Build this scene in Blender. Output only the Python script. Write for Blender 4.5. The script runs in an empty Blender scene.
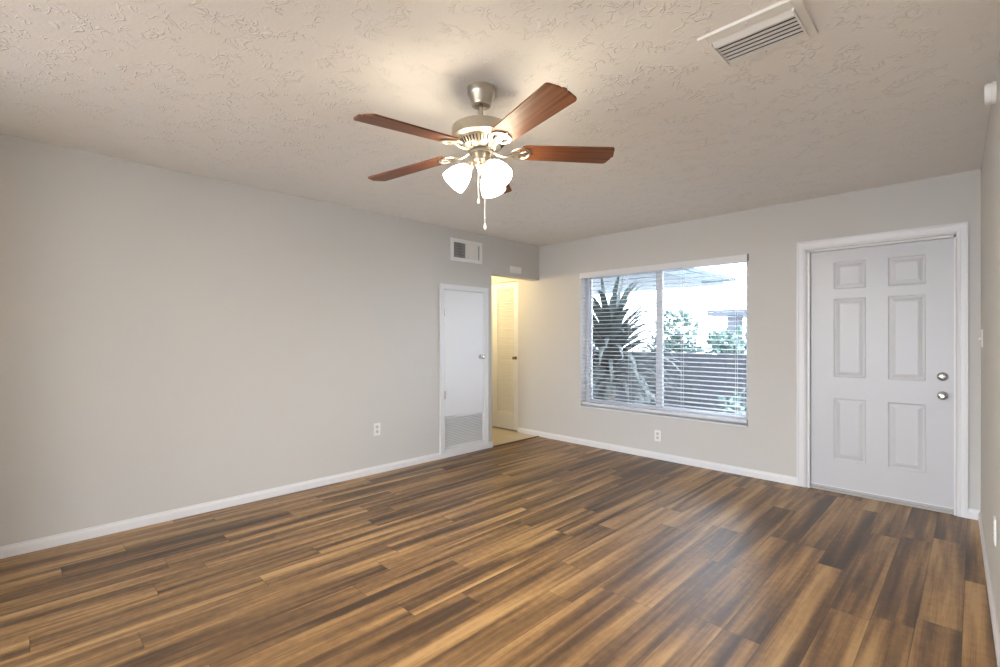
import bpy, bmesh, math, random
from mathutils import Vector, Matrix

R = math.radians
sc = bpy.context.scene
col = sc.collection

# ------------------------------------------------------------------ camera, world, light, exposure
cam_d = bpy.data.cameras.new('camera')
cam_d.sensor_width = 36.0
cam_d.lens = 17.21
cam_d.shift_y = 0.004
cam_d.clip_start = 0.02
cam = bpy.data.objects.new('camera', cam_d)
col.objects.link(cam)
cam.location = (0, 0, 1.27)
cam.rotation_euler = (R(90), 0, R(44.85))
sc.camera = cam

world = bpy.data.worlds.new('overcast_sky')
sc.world = world
world.use_nodes = True
bg = world.node_tree.nodes['Background']
bg.inputs[0].default_value = (0.87, 0.94, 1.05, 1)
bg.inputs[1].default_value = 7.0

sc.view_settings.view_transform = 'Standard'
sc.view_settings.look = 'None'
sc.view_settings.gamma = 1.0
sc.view_settings.exposure = 1.34
sc.view_settings.use_curve_mapping = False


def portal(name, loc, rot, sx, sy):
    d = bpy.data.lights.new(name, 'AREA')
    d.shape = 'RECTANGLE'
    d.size, d.size_y = sx, sy
    d.cycles.is_portal = True
    o = bpy.data.objects.new(name, d)
    col.objects.link(o)
    o.location = loc
    o.rotation_euler = rot
    return o


# sky light through the front window and through an unseen opening added behind the camera
portal('window_portal', (-2.405, 5.0, 1.245), (R(-90), 0, 0), 2.0, 1.7)
portal('added_opening_portal', (-1.75, -4.35, 1.16), (R(90), 0, 0), 3.45, 2.35)


def lamp(name, loc, power, rgb, radius):
    d = bpy.data.lights.new(name, 'POINT')
    d.energy = power
    d.color = rgb
    d.shadow_soft_size = radius
    o = bpy.data.objects.new(name, d)
    col.objects.link(o)
    o.location = loc
    return o


lamp('hall_ceiling_lamp', (-4.92, 3.98, 1.95), 12.0, (1.0, 0.77, 0.40), 0.07)


# ------------------------------------------------------------------ materials
def mat(name, rgb, rough=0.5, metal=0.0, spec=0.5):
    m = bpy.data.materials.new(name)
    m.use_nodes = True
    b = m.node_tree.nodes['Principled BSDF']
    b.inputs['Base Color'].default_value = (*rgb, 1)
    b.inputs['Roughness'].default_value = rough
    b.inputs['Metallic'].default_value = metal
    b.inputs['Specular IOR Level'].default_value = spec
    return m


def N(m, t, **kw):
    n = m.node_tree.nodes.new(t)
    for k, v in kw.items():
        setattr(n, k, v)
    return n


def L(m, a, b):
    m.node_tree.links.new(a, b)


def math_node(m, op, a, b=None, c=None):
    n = N(m, 'ShaderNodeMath', operation=op)
    for i, x in enumerate((a, b, c)):
        if x is None:
            continue
        if isinstance(x, (int, float)):
            n.inputs[i].default_value = x
        else:
            L(m, x, n.inputs[i])
    return n.outputs[0]


def ramp(m, fac, stops):
    r = N(m, 'ShaderNodeValToRGB')
    els = r.color_ramp.elements
    while len(els) < len(stops):
        els.new(0.5)
    for e, (p, c) in zip(els, stops):
        e.position = p
        e.color = (*c, 1)
    L(m, fac, r.inputs[0])
    return r.outputs[0]


def bump_noise(m, scale, strength, dist=0.002, detail=3):
    g = N(m, 'ShaderNodeNewGeometry')
    n = N(m, 'ShaderNodeTexNoise')
    n.inputs['Scale'].default_value = scale
    n.inputs['Detail'].default_value = detail
    L(m, g.outputs['Position'], n.inputs['Vector'])
    b = N(m, 'ShaderNodeBump')
    b.inputs['Strength'].default_value = strength
    b.inputs['Distance'].default_value = dist
    L(m, n.outputs[0], b.inputs['Height'])
    L(m, b.outputs[0], m.node_tree.nodes['Principled BSDF'].inputs['Normal'])


M = {}
M['wall'] = mat('greige_wall_paint', (0.56, 0.547, 0.525), 0.75, spec=0.25)
bump_noise(M['wall'], 22, 0.18, 0.004, 4)
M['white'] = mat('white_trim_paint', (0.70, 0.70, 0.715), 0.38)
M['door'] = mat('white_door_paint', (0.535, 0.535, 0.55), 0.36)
M['grille'] = mat('white_grille_enamel', (0.76, 0.755, 0.74), 0.45)
M['plastic'] = mat('white_plastic', (0.80, 0.79, 0.77), 0.35)
M['slot'] = mat('dark_slot', (0.02, 0.02, 0.02), 0.6)
M['duct'] = mat('dark_duct', (0.05, 0.045, 0.04), 0.8)
M['nickel'] = mat('brushed_nickel', (0.52, 0.475, 0.40), 0.33, 1.0)
M['steel'] = mat('satin_steel', (0.52, 0.50, 0.48), 0.26, 1.0)
M['alum'] = mat('grey_painted_threshold', (0.42, 0.41, 0.40), 0.6)
M['hallwall'] = M['wall']
M['slat'] = mat('white_blind_slat', (0.50, 0.50, 0.53), 0.5)
M['vinyl'] = mat('white_vinyl_frame', (0.60, 0.61, 0.64), 0.45)
M['cord'] = mat('white_cord', (0.78, 0.78, 0.78), 0.7)
M['brass'] = mat('aged_brass', (0.34, 0.26, 0.15), 0.35, 1.0)


def wall_ceiling():
    m = mat('textured_ceiling_paint', (0.87, 0.85, 0.82), 0.8, spec=0.2)
    g = N(m, 'ShaderNodeNewGeometry')

    def ridges(scale, w, dist):
        n = N(m, 'ShaderNodeTexNoise')
        n.inputs['Scale'].default_value = scale
        n.inputs['Detail'].default_value = 1.0
        n.inputs['Distortion'].default_value = dist
        L(m, g.outputs['Position'], n.inputs['Vector'])
        a = math_node(m, 'ABSOLUTE', math_node(m, 'SUBTRACT', n.outputs[0], 0.5))
        s = N(m, 'ShaderNodeMapRange', interpolation_type='SMOOTHSTEP')
        s.inputs[1].default_value = 0.0
        s.inputs[2].default_value = w
        s.inputs[3].default_value = 1.0
        s.inputs[4].default_value = 0.0
        L(m, a, s.inputs[0])
        return s.outputs[0]
    r1 = ridges(13, 0.034, 0.6)
    r2 = ridges(21, 0.034, 0.5)
    mk = N(m, 'ShaderNodeTexNoise')
    mk.inputs['Scale'].default_value = 9
    mk.inputs['Detail'].default_value = 2
    L(m, g.outputs['Position'], mk.inputs['Vector'])
    ms = N(m, 'ShaderNodeMapRange', interpolation_type='SMOOTHSTEP')
    ms.inputs[1].default_value = 0.46
    ms.inputs[2].default_value = 0.60
    L(m, mk.outputs[0], ms.inputs[0])
    h = math_node(m, 'MULTIPLY', math_node(m, 'MAXIMUM', r1, r2), ms.outputs[0])
    f = N(m, 'ShaderNodeTexNoise')
    f.inputs['Scale'].default_value = 70
    f.inputs['Detail'].default_value = 3
    L(m, g.outputs['Position'], f.inputs['Vector'])
    h = math_node(m, 'MULTIPLY_ADD', f.outputs[0], 0.30, h)
    h = math_node(m, 'MULTIPLY', h, 1.0)
    b = N(m, 'ShaderNodeBump')
    b.inputs['Strength'].default_value = 0.6
    b.inputs['Distance'].default_value = 0.006
    L(m, h, b.inputs['Height'])
    L(m, b.outputs[0], m.node_tree.nodes['Principled BSDF'].inputs['Normal'])
    return m


M['ceiling'] = wall_ceiling()


def wood_floor():
    m = mat('wood_plank_floor', (0.2, 0.12, 0.06), 0.36)
    p = m.node_tree.nodes['Principled BSDF']
    g = N(m, 'ShaderNodeNewGeometry')
    s = N(m, 'ShaderNodeSeparateXYZ')
    L(m, g.outputs['Position'], s.inputs[0])
    W, LN = 0.148, 1.22
    xr = math_node(m, 'DIVIDE', math_node(m, 'ADD', s.outputs[0], 20.02), W)
    row = math_node(m, 'FLOOR', xr)
    fx = math_node(m, 'FRACT', xr)
    wn = N(m, 'ShaderNodeTexWhiteNoise', noise_dimensions='1D')
    L(m, row, wn.inputs['W'])
    yr = math_node(m, 'ADD', math_node(m, 'DIVIDE', math_node(m, 'ADD', s.outputs[1], 20), LN),
                   math_node(m, 'MULTIPLY', wn.outputs[0], 7.3))
    cl = math_node(m, 'FLOOR', yr)
    fy = math_node(m, 'FRACT', yr)
    cv = N(m, 'ShaderNodeCombineXYZ')
    L(m, row, cv.inputs[0])
    L(m, cl, cv.inputs[1])
    wn2 = N(m, 'ShaderNodeTexWhiteNoise', noise_dimensions='2D')
    L(m, cv.outputs[0], wn2.inputs['Vector'])
    rnd = wn2.outputs[0]

    def streak(sx, sy, detail, woff, rough=0.55, dist=0.0):
        v = N(m, 'ShaderNodeCombineXYZ')
        L(m, math_node(m, 'MULTIPLY', s.outputs[0], sx), v.inputs[0])
        L(m, math_node(m, 'MULTIPLY', s.outputs[1], sy), v.inputs[1])
        n = N(m, 'ShaderNodeTexNoise', noise_dimensions='4D')
        n.inputs['Scale'].default_value = 1.0
        n.inputs['Detail'].default_value = detail
        n.inputs['Roughness'].default_value = rough
        n.inputs['Distortion'].default_value = dist
        L(m, v.outputs[0], n.inputs['Vector'])
        L(m, math_node(m, 'MULTIPLY_ADD', rnd, 57.0, woff), n.inputs['W'])
        return n.outputs[0]
    big = streak(13.0, 0.75, 2.0, 0.0, 0.5, 0.3)
    mid = streak(42.0, 1.6, 3.0, 11.0)
    fine = streak(190.0, 5.0, 3.0, 23.0)
    cross = streak(30.0, 26.0, 2.0, 31.0)
    fac = math_node(m, 'MULTIPLY_ADD', math_node(m, 'SUBTRACT', big, 0.5), 2.1, 0.52)
    fac = math_node(m, 'MULTIPLY_ADD', math_node(m, 'SUBTRACT', mid, 0.5), 0.85, fac)
    fac = math_node(m, 'MULTIPLY_ADD', math_node(m, 'SUBTRACT', fine, 0.5), 0.40, fac)
    fac = math_node(m, 'MULTIPLY_ADD', math_node(m, 'SUBTRACT', cross, 0.5), 0.32, fac)
    fac = math_node(m, 'MULTIPLY_ADD', math_node(m, 'SUBTRACT', rnd, 0.5), 0.24, fac)
    c = ramp(m, fac, [(0.08, (0.058, 0.031, 0.013)), (0.34, (0.121, 0.065, 0.028)),
                      (0.56, (0.222, 0.123, 0.049)), (0.78, (0.348, 0.204, 0.084)), (0.95, (0.440, 0.277, 0.122))])
    # dark bevelled seams
    ex = math_node(m, 'MINIMUM', fx, math_node(m, 'SUBTRACT', 1.0, fx))
    ey = math_node(m, 'MINIMUM', fy, math_node(m, 'SUBTRACT', 1.0, fy))
    ed = math_node(m, 'MINIMUM', math_node(m, 'MULTIPLY', ex, W), math_node(m, 'MULTIPLY', ey, LN))
    sm = N(m, 'ShaderNodeMapRange')
    sm.inputs[1].default_value = 0.0006
    sm.inputs[2].default_value = 0.0022
    sm.inputs[3].default_value = 0.45
    sm.inputs[4].default_value = 1.0
    L(m, ed, sm.inputs[0])
    mx = N(m, 'ShaderNodeMix', data_type='RGBA', blend_type='MULTIPLY')
    mx.inputs[0].default_value = 1.0
    L(m, c, mx.inputs[6])
    L(m, sm.outputs[0], mx.inputs[7])
    L(m, mx.outputs[2], p.inputs['Base Color'])
    L(m, math_node(m, 'MULTIPLY_ADD', mid, 0.14, 0.33), p.inputs['Roughness'])
    b = N(m, 'ShaderNodeBump')
    b.inputs['Strength'].default_value = 0.25
    b.inputs['Distance'].default_value = 0.002
    L(m, math_node(m, 'MULTIPLY_ADD', fine, 0.3, sm.outputs[0]), b.inputs['Height'])
    L(m, b.outputs[0], p.inputs['Normal'])
    return m


M['floor'] = wood_floor()


def tile_floor():
    m = mat('beige_hall_tile', (0.55, 0.48, 0.36), 0.4)
    p = m.node_tree.nodes['Principled BSDF']
    g = N(m, 'ShaderNodeNewGeometry')
    b = N(m, 'ShaderNodeTexBrick')
    b.offset = 0.0
    b.inputs['Scale'].default_value = 1.0
    b.inputs['Brick Width'].default_value = 0.31
    b.inputs['Row Height'].default_value = 0.31
    b.inputs['Mortar Size'].default_value = 0.004
    b.inputs['Color1'].default_value = (0.56, 0.49, 0.37, 1)
    b.inputs['Color2'].default_value = (0.52, 0.45, 0.34, 1)
    b.inputs['Mortar'].default_value = (0.40, 0.34, 0.26, 1)
    L(m, g.outputs['Position'], b.inputs['Vector'])
    L(m, b.outputs[0], p.inputs['Base Color'])
    return m


M['tile'] = tile_floor()


def blade_wood():
    m = mat('cherry_blade_veneer', (0.2, 0.07, 0.03), 0.40, spec=0.22)
    p = m.node_tree.nodes['Principled BSDF']
    t = N(m, 'ShaderNodeTexCoord')
    mp = N(m, 'ShaderNodeMapping')
    mp.inputs['Scale'].default_value = (2.2, 60, 10)
    L(m, t.outputs['Object'], mp.inputs[0])
    n = N(m, 'ShaderNodeTexNoise')
    n.inputs['Scale'].default_value = 1.0
    n.inputs['Detail'].default_value = 4
    L(m, mp.outputs[0], n.inputs['Vector'])
    c = ramp(m, n.outputs[0], [(0.30, (0.085, 0.026, 0.011)), (0.52, (0.175, 0.062, 0.024)), (0.72, (0.25, 0.100, 0.040))])
    L(m, c, p.inputs['Base Color'])
    return m


M['blade'] = blade_wood()


def emit(name, rgb, strength):
    m = bpy.data.materials.new(name)
    m.use_nodes = True
    nt = m.node_tree
    b = nt.nodes['Principled BSDF']
    b.inputs['Base Color'].default_value = (0.9, 0.85, 0.75, 1)
    b.inputs['Emission Color'].default_value = (*rgb, 1)
    b.inputs['Emission Strength'].default_value = strength
    return m


M['shade'] = emit('lit_frosted_glass', (1.0, 0.86, 0.64), 13.0)
M['bulb'] = emit('lit_bulb', (1.0, 0.88, 0.68), 600.0)


def glass():
    m = bpy.data.materials.new('window_glass')
    m.use_nodes = True
    nt = m.node_tree
    out = nt.nodes['Material Output']
    nt.nodes.remove(nt.nodes['Principled BSDF'])
    t = N(m, 'ShaderNodeBsdfTransparent')
    t.inputs[0].default_value = (0.72, 0.75, 0.77, 1)
    gl = N(m, 'ShaderNodeBsdfGlossy')
    gl.inputs['Roughness'].default_value = 0.02
    fr = N(m, 'ShaderNodeFresnel')
    fr.inputs[0].default_value = 1.3
    mx = N(m, 'ShaderNodeMixShader')
    L(m, fr.outputs[0], mx.inputs[0])
    L(m, t.outputs[0], mx.inputs[1])
    L(m, gl.outputs[0], mx.inputs[2])
    L(m, mx.outputs[0], out.inputs[0])
    return m


M['glass'] = glass()
M['concrete'] = mat('pale_concrete', (0.78, 0.77, 0.75), 0.85)
bump_noise(M['concrete'], 30, 0.3)
M['soffit'] = mat('shade_toned_soffit', (0.065, 0.082, 0.095), 0.7)  # bluish shade of a white soffit put into the base colour
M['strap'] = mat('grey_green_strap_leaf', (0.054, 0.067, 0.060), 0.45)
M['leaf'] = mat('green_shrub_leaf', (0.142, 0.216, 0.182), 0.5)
M['bark'] = mat('grey_bark', (0.16, 0.14, 0.12), 0.85)
bump_noise(M['bark'], 40, 0.6)
M['fence'] = mat('weathered_dark_fence', (0.039, 0.039, 0.044), 0.7)
bump_noise(M['fence'], 25, 0.4)
M['roofing'] = mat('grey_roofing', (0.054, 0.060, 0.071), 0.8)
M['whitewall'] = mat('white_render', (0.75, 0.76, 0.77), 0.8)


# ------------------------------------------------------------------ mesh helpers
class MB:
    def __init__(self):
        self.bm = bmesh.new()

    def quad(self, *pts):
        return self.bm.faces.new([self.bm.verts.new(p) for p in pts])

    def box(self, x0, x1, y0, y1, z0, z1, bev=0.0, mtx=None):
        vs = [self.bm.verts.new((x, y, z)) for z in (z0, z1) for y in (y0, y1) for x in (x0, x1)]
        fs = [self.bm.faces.new([vs[i] for i in q]) for q in
              ((0, 2, 3, 1), (4, 5, 7, 6), (0, 1, 5, 4), (2, 6, 7, 3), (0, 4, 6, 2), (1, 3, 7, 5))]
        if bev:
            es = list({e for f in fs for e in f.edges})
            r = bmesh.ops.bevel(self.bm, geom=es, offset=bev, segments=2, affect='EDGES', profile=0.6)
            vs = list({v for f in r['faces'] for v in f.verts} | {v for v in vs if v.is_valid})
        if mtx is not None:
            bmesh.ops.transform(self.bm, matrix=mtx, verts=[v for v in vs if v.is_valid])
        return self

    def lathe(self, prof, seg=32, mtx=None, cap=True):
        rings = []
        allv = []
        for r, z in prof:
            if r < 1e-6:
                v = self.bm.verts.new((0, 0, z))
                rings.append([v])
                allv.append(v)
            else:
                ring = [self.bm.verts.new((r * math.cos(2 * math.pi * i / seg), r * math.sin(2 * math.pi * i / seg), z)) for i in range(seg)]
                rings.append(ring)
                allv += ring
        for a, b in zip(rings, rings[1:]):
            for i in range(seg):
                j = (i + 1) % seg
                if len(a) == 1 and len(b) == 1:
                    continue
                if len(a) == 1:
                    self.bm.faces.new((a[0], b[j], b[i]))
                elif len(b) == 1:
                    self.bm.faces.new((a[i], a[j], b[0]))
                else:
                    self.bm.faces.new((a[i], a[j], b[j], b[i]))
        if cap:
            for rg in (rings[0], rings[-1]):
                if len(rg) > 2:
                    self.bm.faces.new(rg)
        if mtx is not None:
            bmesh.ops.transform(self.bm, matrix=mtx, verts=allv)
        return self

    def tube(self, pts, r, seg=8, closed=False, flat=1.0):
        pts = [Vector(p) for p in pts]
        n = len(pts)
        rings = []
        for i, p in enumerate(pts):
            a = pts[i - 1] if (i or closed) else p
            b = pts[(i + 1) % n] if (i < n - 1 or closed) else p
            t = (b - a).normalized()
            up = Vector((0, 0, 1)) if abs(t.z) < 0.95 else Vector((1, 0, 0))
            sx = t.cross(up).normalized()
            sy = sx.cross(t).normalized()
            rr = r[i] if isinstance(r, (list, tuple)) else r
            rings.append([self.bm.verts.new(p + rr * (math.cos(k * 2 * math.pi / seg) * sx + flat * math.sin(k * 2 * math.pi / seg) * sy)) for k in range(seg)])
        pairs = list(zip(rings, rings[1:]))
        if closed:
            pairs.append((rings[-1], rings[0]))
        for a, b in pairs:
            for k in range(seg):
                j = (k + 1) % seg
                self.bm.faces.new((a[k], a[j], b[j], b[k]))
        if not closed:
            self.bm.faces.new(rings[0])
            self.bm.faces.new(list(reversed(rings[-1])))
        return self

    def prism(self, poly, z0, z1, mtx=None):
        a = [self.bm.verts.new((x, y, z0)) for x, y in poly]
        b = [self.bm.verts.new((x, y, z1)) for x, y in poly]
        self.bm.faces.new(list(reversed(a)))
        self.bm.faces.new(b)
        n = len(poly)
        for i in range(n):
            j = (i + 1) % n
            self.bm.faces.new((a[i], a[j], b[j], b[i]))
        if mtx is not None:
            bmesh.ops.transform(self.bm, matrix=mtx, verts=a + b)
        return self

    def build(self, name, m, parent=None, smooth=False, loc=None):
        bmesh.ops.remove_doubles(self.bm, verts=self.bm.verts, dist=1e-6)
        bmesh.ops.recalc_face_normals(self.bm, faces=self.bm.faces)
        me = bpy.data.meshes.new(name)
        self.bm.to_mesh(me)
        self.bm.free()
        me.materials.append(m)
        if smooth:
            for p in me.polygons:
                p.use_smooth = True
            me.set_sharp_from_angle(angle=R(38))
        o = bpy.data.objects.new(name, me)
        col.objects.link(o)
        if parent:
            o.parent = parent
        if loc is not None:
            o.location = loc
        return o


def tag(o, label=None, cat=None, group=None, kind=None):
    if label:
        o['label'] = label
    if cat:
        o['category'] = cat
    if group:
        o['group'] = group
    if kind:
        o['kind'] = kind
    return o


def empty(name, loc, rz=0.0):
    o = bpy.data.objects.new(name, None)
    o.empty_display_size = 0.1
    col.objects.link(o)
    o.location = loc
    o.rotation_euler = (0, 0, rz)
    return o


def copy_tree(o, parent=None):
    c = o.copy()
    col.objects.link(c)
    if parent:
        c.parent = parent
    for ch in list(o.children):
        copy_tree(ch, c)
    return c


def panel_wall(name, m, a0, a1, z0, z1, thick, holes, loc, rz, label, cat='wall'):
    """A wall panel in its own frame: x along the wall, y from 0 (room face) to thick, real holes."""
    xs = sorted({a0, a1} | {h[0] for h in holes} | {h[1] for h in holes})
    zs = sorted({z0, z1} | {h[2] for h in holes} | {h[3] for h in holes})
    xs = [x for x in xs if a0 - 1e-9 <= x <= a1 + 1e-9]
    zs = [z for z in zs if z0 - 1e-9 <= z <= z1 + 1e-9]

    def solid(i, j):
        if i < 0 or j < 0 or i >= len(xs) - 1 or j >= len(zs) - 1:
            return False
        cx, cz = (xs[i] + xs[i + 1]) / 2, (zs[j] + zs[j + 1]) / 2
        return not any(h[0] < cx < h[1] and h[2] < cz < h[3] for h in holes)
    b = MB()
    for i in range(len(xs) - 1):
        for j in range(len(zs) - 1):
            if not solid(i, j):
                continue
            X0, X1, Z0, Z1 = xs[i], xs[i + 1], zs[j], zs[j + 1]
            b.quad((X0, 0, Z0), (X1, 0, Z0), (X1, 0, Z1), (X0, 0, Z1))
            b.quad((X0, thick, Z0), (X0, thick, Z1), (X1, thick, Z1), (X1, thick, Z0))
            if not solid(i - 1, j):
                b.quad((X0, 0, Z0), (X0, 0, Z1), (X0, thick, Z1), (X0, thick, Z0))
            if not solid(i + 1, j):
                b.quad((X1, 0, Z0), (X1, thick, Z0), (X1, thick, Z1), (X1, 0, Z1))
            if not solid(i, j - 1):
                b.quad((X0, 0, Z0), (X0, thick, Z0), (X1, thick, Z0), (X1, 0, Z0))
            if not solid(i, j + 1):
                b.quad((X0, 0, Z1), (X1, 0, Z1), (X1, thick, Z1), (X0, thick, Z1))
    o = b.build(name, m)
    o.location = loc
    o.rotation_euler = (0, 0, rz)
    return tag(o, label, cat, kind='structure')


# ------------------------------------------------------------------ room shell
LX, BY, H = -3.975, 4.71, 2.44
NEAR = -4.2
RT = math.atan(0.0227)


def rx(y):
    return 0.026 + (BY - y) * 0.0227


b = MB().prism([(LX, NEAR), (rx(NEAR) + 0.1, NEAR), (rx(BY) + 0.1, BY + 0.2), (LX, BY + 0.2)], -0.12, 0.0)
tag(b.build('floor', M['floor']), 'brown wood plank floor with dark and tan streaks', 'floor', kind='structure')
b = MB().prism([(LX - 0.115, NEAR - 0.1), (rx(NEAR) + 0.1, NEAR - 0.1), (rx(BY) + 0.1, BY), (LX - 0.115, BY)], H, H + 0.12)
tag(b.build('ceiling', M['ceiling']), 'off-white hand-textured ceiling', 'ceiling', kind='structure')

# left wall: local x = world Y, local y = away from the room (-X)
panel_wall('wall_left', M['wall'], NEAR, BY, 0, H, 0.115,
           [(3.156, 3.732, 0.085, 1.780), (3.858, BY, 0.0, 2.005)], (LX, 0, 0), R(90), 'long blank greige wall on the left')
# back wall runs on past the left wall into the hall
WX0, WX1, WZ0, WZ1 = -3.330, -1.480, 0.452, 2.030
panel_wall('wall_back', M['wall'], -5.35, 0.13, 0, H, 0.20,
           [(WX0, WX1, WZ0, WZ1), (-1.012, -0.098, 0.0, 2.006), (-4.850, -4.343, 0.0, 2.030)], (0, BY, 0), 0,
           'greige wall with the window and the front door')
o = panel_wall('wall_right', M['wall'], -BY - 0.2, 2.75, 0, H, 0.10, [], (rx(0), 0, 0), R(-90) + RT, 'greige wall seen edge-on at the far right')
# near wall behind the camera, with a wide opening added to let in sky light
panel_wall('wall_near', M['wall'], -0.3, 4.30, 0, H, 0.10, [(0.15, 3.55, 0.0, 2.32)], (0.1, NEAR, 0), R(180), 'greige wall behind the camera with a wide opening added for daylight')

b = MB().box(LX, -3.00, -0.78, -0.66, 0, H)  # unseen stub added to keep daylight from behind off the left wall
tag(b.build('wall_shade_stub', M['wall']), 'unseen greige stub added behind the camera to shade the left wall', 'wall', kind='structure')

# hall behind the left wall
HX = -5.35
b = MB().box(HX, LX, 2.86, BY + 0.25, -0.12, 0.004)
hall_floor = tag(b.build('floor_hall', M['tile']), 'beige tile floor of the hall beyond the opening', 'floor', kind='structure')
hall_floor.scale = (1, 1, 1)
b = MB().box(HX - 0.1, LX - 0.115, 2.86, BY, H, H + 0.12)
tag(b.build('ceiling_hall', M['wall']), 'ceiling of the small hall', 'ceiling', kind='structure')
b = MB().box(HX - 0.1, HX, 2.86, BY + 0.2, -0.12, H)
tag(b.build('wall_hall_left', M['wall']), 'far side wall of the small hall', 'wall', kind='structure')
b = MB().box(HX, LX - 0.115, 3.80, 3.845, 0.004, H)
tag(b.build('wall_hall_near', M['wall']), 'wall between the hall and the closet', 'wall', kind='structure')
b = MB().box(-4.86, -4.33, BY + 0.201, BY + 0.23, 0, 2.05)
tag(b.build('wall_hall_closet', M['wall']), 'back of the louvered closet', 'wall', kind='structure')
# air-handler closet box behind the white closet door
b = MB().box(LX - 0.60, LX - 0.56, 2.95, 3.795, 0.004, 1.95)
tag(b.build('wall_closet', M['duct']), 'dark back of the return-air closet', 'wall', kind='structure')

# threshold strip between planks and tile
b = MB().box(LX - 0.012, LX + 0.022, 3.866, BY - 0.015, 0.0, 0.009, 0.003)
tag(b.build('trim_1', mat('dark_threshold_wood', (0.10, 0.06, 0.03), 0.5)), 'dark wood strip between plank floor and hall tile', 'threshold', kind='structure')


# baseboards: profile extruded along x, y<0 towards the room
def baseboard(name, x0, x1, loc, rz, label, h=0.068, t=0.013, ret0=False, ret1=False):
    b = MB()
    prof = [(0, 0), (-t, 0), (-t, h * 0.62), (-t * 0.85, h * 0.74), (-t * 0.45, h * 0.86), (-t * 0.35, h), (0, h)]
    n = len(prof)
    A = [b.bm.verts.new((x0, y, z)) for y, z in prof]
    B = [b.bm.verts.new((x1, y, z)) for y, z in prof]
    b.bm.faces.new(A)
    b.bm.faces.new(list(reversed(B)))
    for i in range(n):
        j = (i + 1) % n
        b.bm.faces.new((A[i], B[i], B[j], A[j]))
    o = b.build(name, M['white'])
    o.location = loc
    o.rotation_euler = (0, 0, rz)
    return tag(o, label, 'baseboard', kind='structure')


baseboard('baseboard_left', NEAR, 3.871, (LX, 0, 0), R(90), 'white baseboard along the long left wall')
baseboard('baseboard_back', -4.341, -1.086, (0, BY, 0), 0, 'white baseboard under the window')
baseboard('baseboard_back_corner', -0.036, 0.024, (0, BY, 0), 0, 'short white baseboard piece right of the front door')
baseboard('baseboard_right', -BY + 0.0, 2.5, (rx(0), 0, 0), R(-90) + RT, 'white baseboard along the right wall')


# ------------------------------------------------------------------ front door
def raised_panel(b, x0, x1, z0, z1, y):
    """moulded panel: recess, sticking and raised field, facing -y"""
    steps = [(0.0, 0.0), (0.005, 0.004), (0.012, 0.0055), (0.018, 0.0055), (0.042, 0.001), (0.046, 0.0005)]
    prev = None
    for ins, d in steps:
        ring = [b.bm.verts.new(p) for p in ((x0 + ins, y + d, z0 + ins), (x1 - ins, y + d, z0 + ins), (x1 - ins, y + d, z1 - ins), (x0 + ins, y + d, z1 - ins))]
        if prev:
            for i in range(4):
                j = (i + 1) % 4
                b.bm.faces.new((prev[i], prev[j], ring[j], ring[i]))
        prev = ring
    b.bm.faces.new(prev)


def leaf_with_panels(b, x0, x1, z0, z1, y0, y1, panels):
    xs = sorted({x0, x1} | {p[0] for p in panels} | {p[1] for p in panels})
    zs = sorted({z0, z1} | {p[2] for p in panels} | {p[3] for p in panels})
    for i in range(len(xs) - 1):
        for j in range(len(zs) - 1):
            cx, cz = (xs[i] + xs[i + 1]) / 2, (zs[j] + zs[j + 1]) / 2
            if any(p[0] < cx < p[1] and p[2] < cz < p[3] for p in panels):
                continue
            b.quad((xs[i], y0, zs[j]), (xs[i + 1], y0, zs[j]), (xs[i + 1], y0, zs[j + 1]), (xs[i], y0, zs[j + 1]))
    for p in panels:
        raised_panel(b, *p, y0)
    b.quad((x0, y1, z0), (x0, y1, z1), (x1, y1, z1), (x1, y1, z0))
    b.quad((x0, y0, z0), (x0, y0, z1), (x0, y1, z1), (x0, y1, z0))
    b.quad((x1, y0, z0), (x1, y1, z0), (x1, y1, z1), (x1, y0, z1))
    b.quad((x0, y0, z0), (x0, y1, z0), (x1, y1, z0), (x1, y0, z0))
    b.quad((x0, y0, z1), (x1, y0, z1), (x1, y1, z1), (x0, y1, z1))


RYZ = Matrix.Rotation(R(90), 4, 'X')       # lathe axis z -> -y (out of the wall)


d1 = tag(empty('door_1', (0, BY, 0)), 'closed white six-panel front door with deadbolt and knob', 'door', kind='structure')
b = MB()
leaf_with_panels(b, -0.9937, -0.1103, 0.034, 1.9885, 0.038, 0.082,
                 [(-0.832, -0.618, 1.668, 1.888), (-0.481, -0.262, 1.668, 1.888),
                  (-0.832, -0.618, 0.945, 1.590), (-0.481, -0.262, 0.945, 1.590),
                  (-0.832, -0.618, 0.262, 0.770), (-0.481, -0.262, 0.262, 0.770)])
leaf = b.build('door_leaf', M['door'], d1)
# jambs with stop
b = MB()
for x0, x1 in ((-1.011, -0.994), (-0.110, -0.099)):
    b.box(x0, x1, -0.002, 0.195, 0.0, 2.004)
b.box(-1.011, -0.099, -0.002, 0.195, 1.989, 2.004)
b.box(-0.994, -0.982, 0.083, 0.12, 0, 1.989).box(-0.122, -0.110, 0.083, 0.12, 0, 1.989).box(-0.994, -0.110, 0.083, 0.12, 1.977, 1.989)
b.build('door_frame', M['white'], d1)


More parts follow.
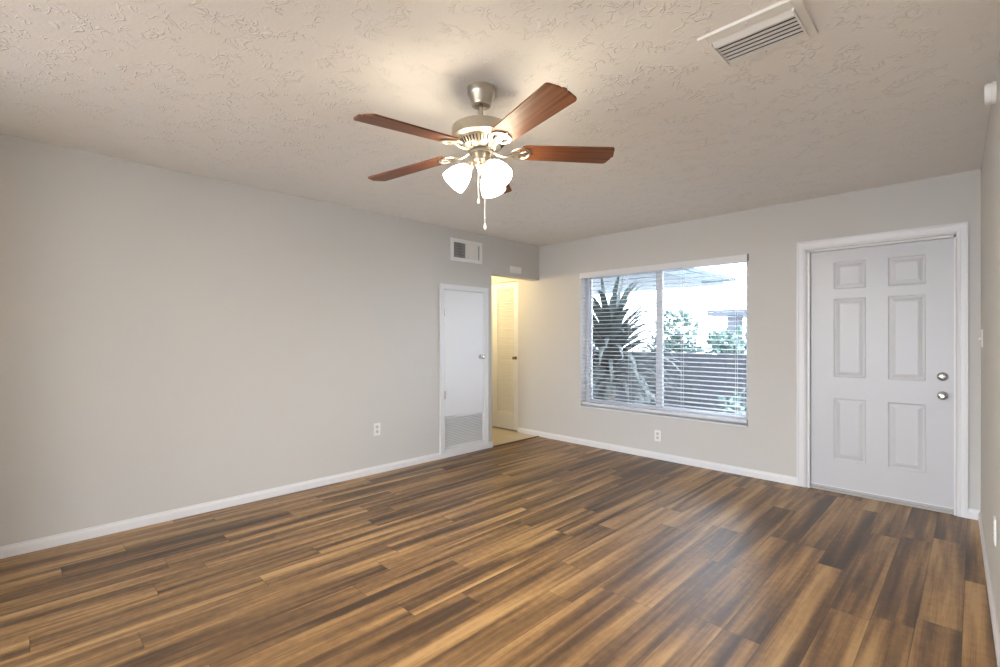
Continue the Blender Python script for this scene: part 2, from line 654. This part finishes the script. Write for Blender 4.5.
def casing(x0, x1, z0, z1, w, wr, wt, t):
    """mitred moulded casing round three sides of an opening whose outer rim is given"""
    b = MB()
    prof = [(0.0, 0.0), (0.0, -t), (0.16, -t), (0.24, -t * 0.82), (0.62, -t * 0.66), (0.72, -t * 0.74), (0.84, -t * 0.62), (1.0, -t * 0.30), (1.0, 0.0)]
    cols = []
    for f, y in prof:
        cols.append([b.bm.verts.new(p) for p in ((x0 + f * w, y, z0), (x0 + f * w, y, z1 - f * wt), (x1 - f * wr, y, z1 - f * wt), (x1 - f * wr, y, z0))])
    for a, c in zip(cols, cols[1:]):
        for i in range(3):
            b.bm.faces.new((a[i], a[i + 1], c[i + 1], c[i]))
    for i in range(3):
        a, c = cols[-1], cols[0]
        b.bm.faces.new((a[i], a[i + 1], c[i + 1], c[i]))
    b.bm.faces.new([c[0] for c in cols])
    b.bm.faces.new([c[3] for c in cols])
    return b


casing(-1.086, -0.036, 0.0, 2.083, 0.070, 0.060, 0.072, 0.017).build('door_casing', M['white'], d1)
b = MB().box(-0.993, -0.111, 0.006, 0.10, 0.0, 0.016, 0.004).box(-0.993, -0.111, 0.030, 0.10, 0.014, 0.0335, 0.003)
b.build('threshold', M['alum'], d1)
b = MB().box(-0.990, -0.114, 0.034, 0.040, 0.026, 0.040)
b.build('door_sweep', M['white'], d1)


def knob_mb(x, z, y=0.0, r=0.0275, L_=0.062):
    mt = Matrix.Translation((x, y, z)) @ RYZ
    rose = MB().lathe([(0, 0), (r * 1.15, 0), (r * 1.15, 0.004), (r * 1.0, 0.010), (r * 0.55, 0.013), (0, 0.013)], 28, mt)
    kn = MB().lathe([(0.011, 0.012), (0.011, 0.026), (r * 0.78, 0.031), (r, 0.040), (r * 1.0, 0.050), (r * 0.82, L_ - 0.003), (r * 0.5, L_), (r * 0.42, L_ - 0.003), (0, L_ - 0.003)], 28, mt)
    return rose, kn


rose, kn = knob_mb(-0.170, 0.846, 0.038)
rs = rose.build('door_knob', M['steel'], leaf, True)
kn.build('knob_grip', M['steel'], leaf, True)
mt = Matrix.Translation((-0.170, 0.038, 0.985)) @ RYZ
db = MB().lathe([(0, 0), (0.032, 0), (0.032, 0.006), (0.026, 0.014), (0.016, 0.018), (0, 0.018)], 28, mt).build('deadbolt', M['steel'], leaf, True)
MB().box(-0.190, -0.150, 0.006, 0.021, 0.977, 0.993, 0.004).build('thumb_turn', M['steel'], leaf, True)

# ------------------------------------------------------------------ return-air closet door on the left wall
d2 = tag(empty('door_2', (LX, 0, 0), R(90)), 'flat white closet door with a louvered return grille below it', 'door', kind='structure')
casing(3.099, 3.793, 0.046, 1.836, 0.056, 0.062, 0.056, 0.016).build('door_casing', M['white'], d2)
b = MB().box(3.156, 3.732, -0.006, 0.012, 0.070, 0.087).box(3.156, 3.732, -0.004, 0.012, 0.428, 0.434)
b.box(3.153, 3.734, -0.014, 0.0, 0.046, 0.086)
b.build('door_rail', M['white'], d2)
leaf2 = MB().box(3.159, 3.729, -0.003, 0.032, 0.436, 1.775, 0.002).build('door_leaf', mat('closet_door_paint', (0.70, 0.70, 0.715), 0.36), d2)
gr = MB()
gr.box(3.157, 3.166, -0.008, 0.010, 0.094, 0.424, 0.002).box(3.722, 3.731, -0.008, 0.010, 0.094, 0.424, 0.002)
gr.box(3.157, 3.731, -0.008, 0.010, 0.414, 0.424, 0.002).box(3.157, 3.731, -0.008, 0.010, 0.094, 0.102, 0.002)
grille = gr.build('return_grille', M['grille'], d2)
sl = MB()
k = 18
for i in range(k):
    z = 0.110 + i * (0.408 - 0.110) / (k - 1)
    mt = Matrix.Translation((3.444, 0.003, z)) @ Matrix.Rotation(R(30), 4, 'X')
    sl.box(-0.277, 0.277, -0.0080, 0.0080, -0.0008, 0.0008, 0, mt)
sl.build('grille_slats', M['grille'], grille)
MB().box(3.160, 3.728, 0.020, 0.024, 0.10, 0.42).build('grille_filter', mat('grey_filter', (0.48, 0.48, 0.49), 0.9), grille)
rose, kn = knob_mb(3.680, 1.055, -0.003, 0.025, 0.058)
rose.build('door_knob', M['steel'], leaf2, True)
kn.build('knob_grip', M['steel'], leaf2, True)
for z in (1.539, 0.664):
    h = MB().lathe([(0, -0.042), (0.006, -0.042), (0.006, 0.042), (0, 0.042)], 10, Matrix.Translation((3.156, -0.020, z)))
    h.box(3.160, 3.178, -0.007, -0.002, z - 0.04, z + 0.04)
    h.build('hinge', M['steel'], leaf2, True)

# ------------------------------------------------------------------ louvered door in the hall
d3 = tag(empty('door_3', (0, BY, 0)), 'cream-lit louvered closet door down the hall', 'door', kind='structure')
b = MB()
y0, y1 = 0.004, 0.036
X0, X1 = -4.838, -4.347
b.box(X0, X0 + 0.095, y0, y1, 0.018, 2.024, 0.003).box(X1 - 0.083, X1, y0, y1, 0.018, 2.024, 0.003)
b.box(X0 + 0.095, X1 - 0.083, y0, y1, 1.943, 2.024, 0.003).box(X0 + 0.095, X1 - 0.083, y0, y1, 0.018, 0.236, 0.003)
leaf3 = b.build('door_leaf', M['white'], d3)
sl = MB()
k = 48
for i in range(k):
    z = 0.248 + i * (1.933 - 0.248) / (k - 1)
    mt = Matrix.Translation(((X0 + 0.095 + X1 - 0.083) / 2, 0.020, z)) @ Matrix.Rotation(R(47), 4, 'X')
    hw = (X1 - 0.083 - X0 - 0.095) / 2
    sl.box(-hw, hw, -0.022, 0.022, -0.003, 0.003, 0, mt)
sl.build('louver_slats', mat('louver_paint', (0.82, 0.81, 0.79), 0.45), leaf3)
rose, kn = knob_mb(-4.390, 0.995, 0.004, 0.021, 0.05)
rose.build('door_knob', M['brass'], leaf3, True)
kn.build('knob_grip', M['brass'], leaf3, True)
b = MB().box(-4.849, -4.840, -0.002, 0.19, 0.004, 2.028).box(-4.346, -4.3435, -0.001, 0.19, 0.004, 2.028)
b.box(-4.849, -4.3435, 0.10, 0.195, 0.0, 0.05).build('door_frame', M['white'], d3)

# ------------------------------------------------------------------ window with sliding sashes
w1 = tag(empty('window_1', (0, BY, 0)), 'white two-pane sliding window looking onto a planted yard', 'window', kind='structure')
FY0, FY1 = 0.115, 0.170
b = MB()
fw = 0.036
b.box(WX0, WX0 + fw, FY0, FY1, WZ0, WZ1).box(WX1 - fw, WX1, FY0, FY1, WZ0, WZ1)
b.box(WX0 + fw, WX1 - fw, FY0, FY1, WZ0, WZ0 + fw).box(WX0 + fw, WX1 - fw, FY0, FY1, WZ1 - fw, WZ1)
b.build('window_frame', M['vinyl'], w1)
MX = -2.405


def sash(x0, x1, ya, yb, sl, sr, st, sb):
    z0, z1 = WZ0 + fw, WZ1 - fw
    s = MB()
    s.box(x0, x0 + sl, ya, yb, z0, z1, 0.002).box(x1 - sr, x1, ya, yb, z0, z1, 0.002)
    s.box(x0 + sl, x1 - sr, ya, yb, z0, z0 + sb, 0.002).box(x0 + sl, x1 - sr, ya, yb, z1 - st, z1, 0.002)
    so = s.build('sash', M['vinyl'], w1)
    MB().box(x0 + sl, x1 - sr, (ya + yb) / 2 - 0.002, (ya + yb) / 2 + 0.002, z0 + sb, z1 - st).build('pane', M['glass'], so)
    return so


sash(WX0 + fw + 0.001, -2.395, 0.143, 0.166, 0.018, 0.055, 0.014, 0.044)
sash(-2.433, WX1 - fw - 0.001, 0.118, 0.141, 0.070, 0.014, 0.014, 0.050)
b = MB().box(WX0 - 0.004, WX1 + 0.004, -0.022, 0.114, WZ0 - 0.004, WZ0 + 0.010, 0.003)
b.build('window_sill', M['white'], w1)

# ------------------------------------------------------------------ horizontal blind
bl = tag(empty('window_blind', (0, BY, 0)), 'open white horizontal slat blind hanging across the window', 'blind')
BX0, BX1 = WX0 + 0.010, WX1 - 0.010
b = MB().box(BX0, BX1, 0.008, 0.060, 1.985, 2.022)
b.build('head_rail', M['vinyl'], bl)
v = MB().box(WX0 - 0.003, WX1 - 0.003, -0.020, -0.006, 1.968, 2.033, 0.003)
val = v.build('valance', M['white'], bl)
MB().box(WX1 - 0.003, WX1 + 0.007, -0.016, -0.001, 1.972, 2.036, 0.001).build('valance_gap_shade', mat('gap_shade_grey', (0.16, 0.16, 0.17), 0.5), val)  # dark strip drawn for the shadow gap at the valance end
s = MB()
pitch = 0.0445
z = 1.958
tilt = 4.5
zs = []
while z > 0.53:
    mt = Matrix.Translation((0, 0.034, z)) @ Matrix.Rotation(R(tilt), 4, 'X')
    # gently crowned slat
    pr = [(-0.025, -0.0012), (-0.012, 0.0008), (0.0, 0.0014), (0.012, 0.0008), (0.025, -0.0012)]
    top = [[s.bm.verts.new(mt @ Vector((x, y, zz + 0.0014))) for y, zz in pr] for x in (BX0, BX1)]
    bot = [[s.bm.verts.new(mt @ Vector((x, y, zz - 0.0014))) for y, zz in pr] for x in (BX0, BX1)]
    for i in range(4):
        s.bm.faces.new((top[0][i], top[1][i], top[1][i + 1], top[0][i + 1]))
        s.bm.faces.new((bot[0][i], bot[0][i + 1], bot[1][i + 1], bot[1][i]))
    for q in (0, 4):
        s.bm.faces.new((top[0][q], top[1][q], bot[1][q], bot[0][q]))
    for e in (0, 1):
        s.bm.faces.new(top[e] + list(reversed(bot[e])))
    zs.append(z)
    z -= pitch
s.build('slats', M['slat'], bl, True)
MB().box(BX0, BX1, 0.008, 0.060, 0.478, 0.506, 0.003).build('bottom_rail', M['vinyl'], bl)
for x in (BX0 + 0.10, BX0 + 0.62, BX1 - 0.62, BX1 - 0.10):
    c = MB()
    for y in (0.0075, 0.0605):
        c.tube([(x, y, 1.985), (x, y, 0.500)], 0.0011, 6)
    for zz in zs:
        c.tube([(x, 0.0075, zz - 0.007), (x, 0.0605, zz + 0.002)], 0.0008, 4)
    c.build('ladder_cord', M['cord'], bl)

# ------------------------------------------------------------------ wall register, chime box, outlets, switch, detector
vr = tag(empty('wall_vent', (LX, 0, 0), R(90)), 'white supply air register high on the left wall above the closet door', 'air vent')
vx0, vx1, vz0, vz1 = 3.242, 3.698, 2.096, 2.338
b = MB()
for q in ((vx0, vx0 + 0.040, vz0, vz1), (vx1 - 0.040, vx1, vz0, vz1), (vx0 + 0.040, vx1 - 0.040, vz0, vz0 + 0.040), (vx0 + 0.040, vx1 - 0.040, vz1 - 0.040, vz1)):
    b.box(q[0], q[1], -0.014, 0.0, q[2], q[3], 0.003)
b.build('vent_frame', M['grille'], vr)
MB().box(vx0 + 0.04, vx1 - 0.04, -0.003, -0.001, vz0 + 0.035, vz1 - 0.035).build('vent_throat', M['duct'], vr)
x = vx0 + 0.048
i = 0
while x < vx1 - 0.046:
    left = x < vx0 + 0.200
    ang = 62 if left else -30
    mt = Matrix.Translation((x, -0.0085, (vz0 + vz1) / 2)) @ Matrix.Rotation(R(ang), 4, 'Z')
    hw = 0.0052 if left else 0.0052
    MB().box(-hw, hw, -0.0007, 0.0007, -0.080, 0.080, 0, mt).build('vent_vane', M['grille'], vr)
    x += 0.0165
    i += 1
b = MB()
for j in range(5):
    zz = vz0 + 0.06 + j * 0.03
    b.box(vx0 + 0.042, vx0 + 0.195, -0.0035, -0.0030, zz, zz + 0.003)
b.build('damper_bars', M['steel'], vr)

ch = tag(empty('door_chime', (LX, 4.246, 2.088), R(90)), 'small white chime box above the hall opening', 'door chime')
MB().box(-0.098, 0.098, -0.028, -0.004, -0.040, 0.040, 0.006).build('chime_cover', M['plastic'], ch, True)
MB().box(-0.090, 0.090, -0.006, 0.0, -0.034, 0.034).build('chime_base', M['grille'], ch)


def outlet(loc, rz, label):
    t = tag(empty('wall_outlet', loc, rz), label, 'outlet', 'duplex wall outlets')
    p = MB().box(-0.035, 0.035, -0.006, 0.0, -0.0575, 0.0575, 0.0025)
    p.build('cover_plate', M['plastic'], t, True)
    for zc in (0.022, -0.022):
        rc = MB().box(-0.0165, 0.0165, -0.0085, -0.005, zc - 0.015, zc + 0.015, 0.002).build('socket', mat('dull_ivory', (0.62, 0.60, 0.57), 0.4) if 'dull_ivory' not in bpy.data.materials else bpy.data.materials['dull_ivory'], t)  # socket faces duller than the white plate
        s = MB()
        for xx in (-0.0065, 0.0065):
            s.box(xx - 0.0015, xx + 0.0015, -0.0092, -0.0084, zc - 0.001, zc + 0.009)
        s.lathe([(0, 0), (0.0026, 0), (0.0026, 0.0007), (0, 0.0007)], 10, Matrix.Translation((0, -0.0085, zc - 0.008)) @ RYZ)
        s.build('socket_slots', M['slot'], rc)
    MB().lathe([(0, 0), (0.003, 0), (0.002, 0.0015), (0, 0.0015)], 10, Matrix.Translation((0, -0.006, 0)) @ RYZ).build('screw', M['steel'], t)
    return t


outlet((LX, 2.360, 0.411), R(90), 'white duplex outlet low on the long left wall')
outlet((-2.357, BY, 0.243), 0, 'white duplex outlet under the window')


def on_right(y, z):
    return (rx(y), y, z)


t = outlet(on_right(3.04, 0.415), R(-90) + RT, 'white outlet plate on the right wall near the floor')

sw = tag(empty('light_switch', on_right(4.40, 1.265), R(-90) + RT), 'white toggle light switch on the right wall by the front door', 'light switch')
MB().box(-0.035, 0.035, -0.006, 0.0, -0.0575, 0.0575, 0.0025).build('cover_plate', M['plastic'], sw, True)
MB().box(-0.005, 0.005, -0.020, -0.004, -0.004, 0.006, 0.001, Matrix.Rotation(R(18), 4, 'X')).build('toggle', M['plastic'], sw)

sd = tag(empty('smoke_detector', on_right(3.04, 2.352), R(-90) + RT), 'round white detector at the top of the right wall', 'smoke detector')
MB().lathe([(0, 0), (0.048, 0), (0.048, 0.013), (0.044, 0.016), (0, 0.016)], 36, RYZ.copy()).build('base_plate', M['plastic'], sd, True)
MB().lathe([(0, 0.015), (0.045, 0.015), (0.046, 0.027), (0.041, 0.036), (0, 0.038)], 36, RYZ.copy()).build('detector_cover', M['plastic'], sd, True)

# ------------------------------------------------------------------ ceiling register
cv = tag(empty('ceiling_vent', (0, 0, H)), 'white louvered air register on the ceiling near the front door', 'air vent')
ox0, ox1, oy0, oy1 = -0.772, -0.425, 1.868, 2.150
ix0, ix1, iy0, iy1 = -0.742, -0.452, 1.918, 2.112
b = MB()
for q in ((ox0, ix0, oy0, oy1), (ix1, ox1, oy0, oy1), (ix0, ix1, oy0, iy0), (ix0, ix1, iy1, oy1)):
    b.box(q[0], q[1], q[2], q[3], -0.012, 0.0, 0.002)
b.box(ix0, ix0 + 0.006, iy0, iy1, -0.022, 0.0).box(ix1 - 0.006, ix1, iy0, iy1, -0.022, 0.0)
b.build('vent_frame', mat('ceiling_painted_frame', (0.82, 0.80, 0.765), 0.5), cv)
MB().box(ix0, ix1, iy0, iy1, -0.003, -0.001).build('vent_throat', M['duct'], cv)
for i in range(7):
    y = iy0 + 0.016 + i * 0.0268
    wide = 0.015 if i == 0 else 0.0076
    mt = Matrix.Translation(((ix0 + ix1) / 2, y, -0.015)) @ Matrix.Rotation(R(-25 if i == 0 else 0), 4, 'X')
    MB().box(-(ix1 - ix0) / 2 + 0.006, (ix1 - ix0) / 2 - 0.006, -wide, wide, -0.0009, 0.0009, 0, mt).build('louver', M['grille'], cv)
for xx, yy in ((-0.60, 1.893), (-0.60, 2.131)):
    MB().lathe([(0, 0), (0.004, 0), (0.003, -0.003), (0, -0.003)], 10, Matrix.Translation((xx, yy, -0.012))).build('screw', M['steel'], cv)

# ------------------------------------------------------------------ ceiling fan
FC = (-1.649, 1.533)
fan = tag(empty('ceiling_fan', (FC[0], FC[1], H)), 'five-blade ceiling fan with reddish wood blades and three lit glass shades', 'ceiling fan')
YAW = 44.85
MB().lathe([(0, 0), (0.066, 0), (0.066, -0.026), (0.064, -0.034), (0.060, -0.040), (0.047, -0.072), (0.044, -0.076), (0.044, -0.082), (0.032, -0.084), (0.026, -0.074), (0, -0.074)], 40).build('canopy', M['nickel'], fan, True)
MB().lathe([(0, -0.070), (0.0095, -0.070), (0.0095, -0.195), (0, -0.195)], 16).build('downrod', M['nickel'], fan, True)
motor = MB().lathe([(0, -0.178), (0.030, -0.180), (0.130, -0.184), (0.137, -0.188), (0.139, -0.194), (0.139, -0.236), (0.134, -0.240), (0.120, -0.243), (0.112, -0.250), (0.088, -0.280), (0.072, -0.288), (0.060, -0.292), (0, -0.292)], 56).build('motor_housing', M['nickel'], fan, True)
b = MB()
for i in range(40):
    a = 2 * math.pi * i / 40
    mt = Matrix.Rotation(a, 4, 'Z') @ Matrix.Translation((0.1005, 0, -0.2665)) @ Matrix.Rotation(R(-51.3), 4, 'Y')
    b.box(-0.0135, 0.0135, -0.0026, 0.0026, -0.0016, 0.0016, 0, mt)
b.build('vent_slots', M['slot'], motor)
MB().lathe([(0, -0.290), (0.058, -0.290), (0.062, -0.296), (0.058, -0.304), (0.046, -0.308), (0, -0.308)], 40).build('flywheel', mat('dark_flywheel', (0.05, 0.045, 0.04), 0.5), fan, True)
MB().lathe([(0, -0.304), (0.043, -0.304), (0.045, -0.310), (0.045, -0.344), (0.040, -0.350), (0, -0.350)], 36).build('switch_housing', M['nickel'], fan, True)
fit = MB().lathe([(0, -0.348), (0.026, -0.348), (0.030, -0.354), (0.030, -0.366), (0.020, -0.378), (0.014, -0.398), (0.006, -0.410), (0, -0.412)], 28).build('light_fitter', M['nickel'], fan, True)

TIPR = 0.656
blades = [(9.8, 2.168), (81.8, 2.140), (153.6, 2.107), (228.2, 2.089), (299.0, 2.143)]
ROOTZ = 2.150
for az, tz in blades:
    droop = math.atan2(tz - ROOTZ, TIPR - 0.10)
    A = Matrix.Rotation(R(az + YAW), 4, 'Z')
    P = A @ Matrix.Translation((0.10, 0, ROOTZ - H)) @ Matrix.Rotation(-droop, 4, 'Y')
    # blade iron: curved arm from the flywheel, then a scrolled flat plate below the blade root
    ir = MB()
    ir.tube([(-0.048, 0, 0.000), (-0.020, 0.003, -0.014), (0.010, 0.006, -0.022), (0.040, 0.004, -0.019), (0.062, 0, -0.010)], [0.009, 0.008, 0.0075, 0.007, 0.006], 8, flat=0.7)

    def loop(cx, cy, rxx, ryy, rot=0.0, r=0.0042, n=22):
        pts = []
        for k in range(n):
            th = 2 * math.pi * k / n
            xx, yy = rxx * math.cos(th), ryy * math.sin(th)
            pts.append((cx + xx * math.cos(rot) - yy * math.sin(rot), cy + xx * math.sin(rot) + yy * math.cos(rot), -0.008))
        ir.tube(pts, r, 6, closed=True, flat=0.8)
    loop(0.080, 0.020, 0.030, 0.018, R(14))
    loop(0.080, -0.020, 0.030, 0.018, R(-14))
    loop(0.110, 0.0, 0.022, 0.016)
    loop(0.088, 0.0, 0.046, 0.046, r=0.0046, n=30)
    ir.prism([(0.050, -0.012), (0.075, -0.016), (0.118, -0.010), (0.150, 0), (0.118, 0.010), (0.075, 0.016), (0.050, 0.012)], -0.0095, -0.006)
    iron = ir.build('blade_iron', M['nickel'], fan, True)
    PITCH = Matrix.Rotation(R(-10), 4, 'X')
    iron.matrix_local = P @ PITCH
    w0, w1 = 0.058, 0.070
    E = TIPR - 0.10
    half = [(0.085, 0.036), (0.092, 0.052), (0.104, w0), (E - 0.030, w1), (E - 0.022, w1 - 0.003), (E - 0.016, w1 - 0.012),
            (E - 0.007, 0.026), (E - 0.006, 0.018), (E - 0.008, 0.013), (E - 0.001, 0.008)]
    poly = half + [(E, 0.0)] + [(x, -y) for x, y in reversed(half)]
    bd = MB().prism(poly, -0.004, 0.003).build('blade', M['blade'], fan)
    bd.matrix_local = P @ PITCH

for az in (188, 64, 312):
    A = Matrix.Rotation(R(az + YAW), 4, 'Z')
    arm = MB().tube([(0.022, 0, -0.356), (0.034, 0, -0.350), (0.048, 0, -0.350), (0.056, 0, -0.356)], 0.0075, 8)
    am = arm.build('lamp_arm', M['nickel'], fan, True)
    am.matrix_local = A
    S = A @ Matrix.Translation((0.052, 0, -0.359)) @ Matrix.Rotation(R(-42), 4, 'Y')
    so = MB().lathe([(0, 0.004), (0.019, 0.002), (0.021, -0.006), (0.021, -0.024), (0, -0.024)], 24).build('lamp_socket', M['nickel'], am, True)
    so.matrix_local = A.inverted() @ S
    prof = [(0.021, -0.016), (0.027, -0.022), (0.040, -0.042), (0.051, -0.068), (0.058, -0.098), (0.060, -0.122), (0.058, -0.123), (0.056, -0.098), (0.049, -0.069), (0.038, -0.044), (0.025, -0.025), (0.019, -0.019)]
    sh = MB().lathe(prof, 36, cap=False)
    shade = sh.build('lamp_shade', M['shade'], fan, True)
    shade.matrix_local = S
    bu = MB().lathe([(0, -0.024), (0.012, -0.024), (0.013, -0.040), (0.026, -0.066), (0.029, -0.080), (0.024, -0.096), (0.012, -0.105), (0, -0.107)], 24).build('bulb', M['bulb'], shade, True)


def to_local(s_, t_):
    a = R(YAW)
    return (s_ * math.cos(a) - t_ * math.sin(a), s_ * math.sin(a) + t_ * math.cos(a))


for (s_, t_, zb, mm) in ((-0.012, -0.040, 1.884, M['cord']), (0.018, -0.036, 1.766, M['cord'])):
    x, y = to_local(s_, t_)
    c = MB().tube([(x * 0.98, y * 0.98, -0.335), (x, y, -0.352), (x, y, zb - H + 0.03)], 0.0016, 6)
    ch_ = c.build('pull_chain', M['cord'], fan)
    MB().lathe([(0, 0.032), (0.003, 0.030), (0.0065, 0.016), (0.005, 0.004), (0, 0)], 14, Matrix.Translation((x, y, zb - H))).build('chain_pull', mm, ch_, True)

# ------------------------------------------------------------------ yard beyond the window
b = MB().box(-40, 40, BY + 0.22, 60, -0.30, -0.10)
tag(b.build('ground_yard', M['concrete']), 'pale paved yard outside the window', 'ground', kind='structure')
b = MB().box(-20, 20, -30, NEAR - 0.1, -0.30, -0.05)  # unseen ground added to stop light from below reaching the ceiling
tag(b.build('ground_light_block', mat('light_block_ground', (0.30, 0.29, 0.27), 0.85)), 'unseen ground added behind the camera to cut upward light', 'ground', kind='structure')
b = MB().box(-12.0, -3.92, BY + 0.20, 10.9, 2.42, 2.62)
tag(b.build('porch_roof', M['soffit']), 'porch soffit over the left window pane, its shade put into the colour', 'porch roof', kind='structure')

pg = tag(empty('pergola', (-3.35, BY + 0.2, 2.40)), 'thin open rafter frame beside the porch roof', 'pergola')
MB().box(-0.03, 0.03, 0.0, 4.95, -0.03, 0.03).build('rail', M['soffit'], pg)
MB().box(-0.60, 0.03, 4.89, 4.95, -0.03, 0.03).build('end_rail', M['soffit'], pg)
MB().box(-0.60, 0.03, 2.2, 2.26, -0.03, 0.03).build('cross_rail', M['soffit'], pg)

fn = tag(empty('yard_fence', (0, 8.20, -0.10)), 'dark board fence across the yard behind the plants', 'fence')
random.seed(4)
b = MB()
x = -7.6
while x < -1.6:
    h = 1.10 + random.uniform(-0.02, 0.02)
    b.box(x, x + 0.135, 0.0, 0.02, 0.02, h)
    x += 0.142
b.build('fence_boards', M['fence'], fn)
for zz in (0.25, 0.85):
    MB().box(-7.6, -1.6, 0.02, 0.06, zz, zz + 0.09).build('fence_rail', M['fence'], fn)
for x in (-7.4, -5.5, -3.6, -1.7):
    MB().box(x, x + 0.09, 0.06, 0.15, 0.0, 1.12).build('fence_post', M['fence'], fn)


def strap_plant(name, loc, label, n, ln, seed, trunk_h, erect=0):
    rnd = random.Random(seed)
    t = tag(empty(name, loc), label, 'plant')
    MB().tube([(0, 0, 0), (0.02, 0.01, trunk_h * 0.5), (0, 0, trunk_h)], [0.07, 0.055, 0.05], 10).build('trunk', M['bark'], t, True)
    f = MB()
    for i in range(n):
        u = i / n
        az = i * 2.39996 + rnd.uniform(-0.3, 0.3)
        el = R(70 - 72 * u + rnd.uniform(-10, 10)) if i >= erect else R(80 - 8 * i)
        l = ln * rnd.uniform(0.75, 1.1)
        w = rnd.uniform(0.038, 0.058)
        p = Vector((0.03 * math.cos(az), 0.03 * math.sin(az), trunk_h * (1 - 0.50 * u)))
        side = Vector((-math.sin(az), math.cos(az), 0))
        prev = None
        steps = 9
        droop = R(rnd.uniform(85, 135)) * (0.75 + 0.25 * math.cos(el)) if i >= erect else R(14)
        for k in range(steps + 1):
            q = k / steps
            e = el - droop * q * q
            dirv = Vector((math.cos(az) * math.cos(e), math.sin(az) * math.cos(e), math.sin(e)))
            nrm = side.cross(dirv)
            ww = w * (0.55 + 1.5 * q) if q < 0.3 else w * (1.0 * (1 - ((q - 0.3) / 0.7) ** 2.2) + 0.02)
            ring = [f.bm.verts.new(p - side * ww - nrm * ww * -0.25), f.bm.verts.new(p), f.bm.verts.new(p + side * ww + nrm * ww * 0.25)]
            if prev:
                f.bm.faces.new((prev[0], prev[1], ring[1], ring[0]))
                f.bm.faces.new((prev[1], prev[2], ring[2], ring[1]))
            prev = ring
            p = p + dirv * (l / steps)
    f.build('foliage', M['strap'], t, True)
    return t


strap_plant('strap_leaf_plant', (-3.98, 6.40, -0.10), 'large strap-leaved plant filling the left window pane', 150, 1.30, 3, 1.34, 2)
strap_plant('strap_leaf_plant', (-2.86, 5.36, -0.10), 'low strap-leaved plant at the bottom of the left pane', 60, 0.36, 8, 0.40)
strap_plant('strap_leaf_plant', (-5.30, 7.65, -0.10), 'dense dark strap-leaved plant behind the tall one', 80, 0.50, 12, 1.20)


def shrub(name, loc, r, h, label, seed, n=420, size=0.07, m='leaf'):
    rnd = random.Random(seed)
    t = tag(empty(name, loc), label, 'shrub')
    st = MB()
    for i in range(5):
        a = i * 1.256 + rnd.random()
        st.tube([(0.03 * math.cos(a), 0.03 * math.sin(a), 0), (r * 0.3 * math.cos(a), r * 0.3 * math.sin(a), h * 0.45), (r * 0.55 * math.cos(a), r * 0.55 * math.sin(a), h * 0.8)], [0.025, 0.016, 0.008], 7)
    st.build('stems', M['bark'], t)
    f = MB()
    blobs = [(rnd.uniform(-0.55, 0.55) * r, rnd.uniform(-0.55, 0.55) * r, h * rnd.uniform(0.45, 0.9), r * rnd.uniform(0.3, 0.5)) for _ in range(11)]
    for i in range(n):
        bx_, by_, bz_, br = blobs[i % len(blobs)]
        v = Vector((rnd.gauss(0, 1), rnd.gauss(0, 1), rnd.gauss(0, 1))).normalized() * br * rnd.uniform(0.55, 1.0)
        c = Vector((bx_, by_, bz_)) + v
        d = (v.normalized() + Vector((rnd.uniform(-0.7, 0.7), rnd.uniform(-0.7, 0.7), rnd.uniform(-0.2, 0.8)))).normalized()
        sd_ = d.cross(Vector((rnd.uniform(-1, 1), rnd.uniform(-1, 1), 1))).normalized()
        s_ = size * rnd.uniform(0.7, 1.3)
        f.bm.faces.new([f.bm.verts.new(q) for q in (c, c + d * s_ * 0.5 + sd_ * s_ * 0.36, c + d * s_ * 1.15, c + d * s_ * 0.5 - sd_ * s_ * 0.36)])
    f.build('foliage', M[m], t)
    return t


shrub('leafy_shrub', (-4.30, 9.15, -0.10), 0.56, 1.80, 'tall light green shrub beyond the fence, right of the mullion', 2, 800, 0.12)
shrub('leafy_shrub', (-3.22, 9.35, -0.10), 0.44, 1.50, 'lower light green shrub beyond the fence in the middle of the right pane', 5, 700, 0.11)
shrub('leafy_shrub', (-2.35, 7.45, -0.10), 0.45, 0.50, 'small sparse shrub in front of the fence', 9, 120, 0.08)

cp = tag(empty('carport', (-9.2, 28.0, -0.10)), 'distant grey flat-roofed carport at the right of the window', 'carport')
MB().prism([(-1.2, -1.5), (4.5, -1.5), (4.5, 3.0), (-1.2, 3.0)], 2.55, 2.85).build('roof', M['roofing'], cp)
for x in (-0.25, 3.9):
    MB().box(x, x + 0.6, -1.2, -0.6, 0, 2.56).build('post', M['roofing'], cp)
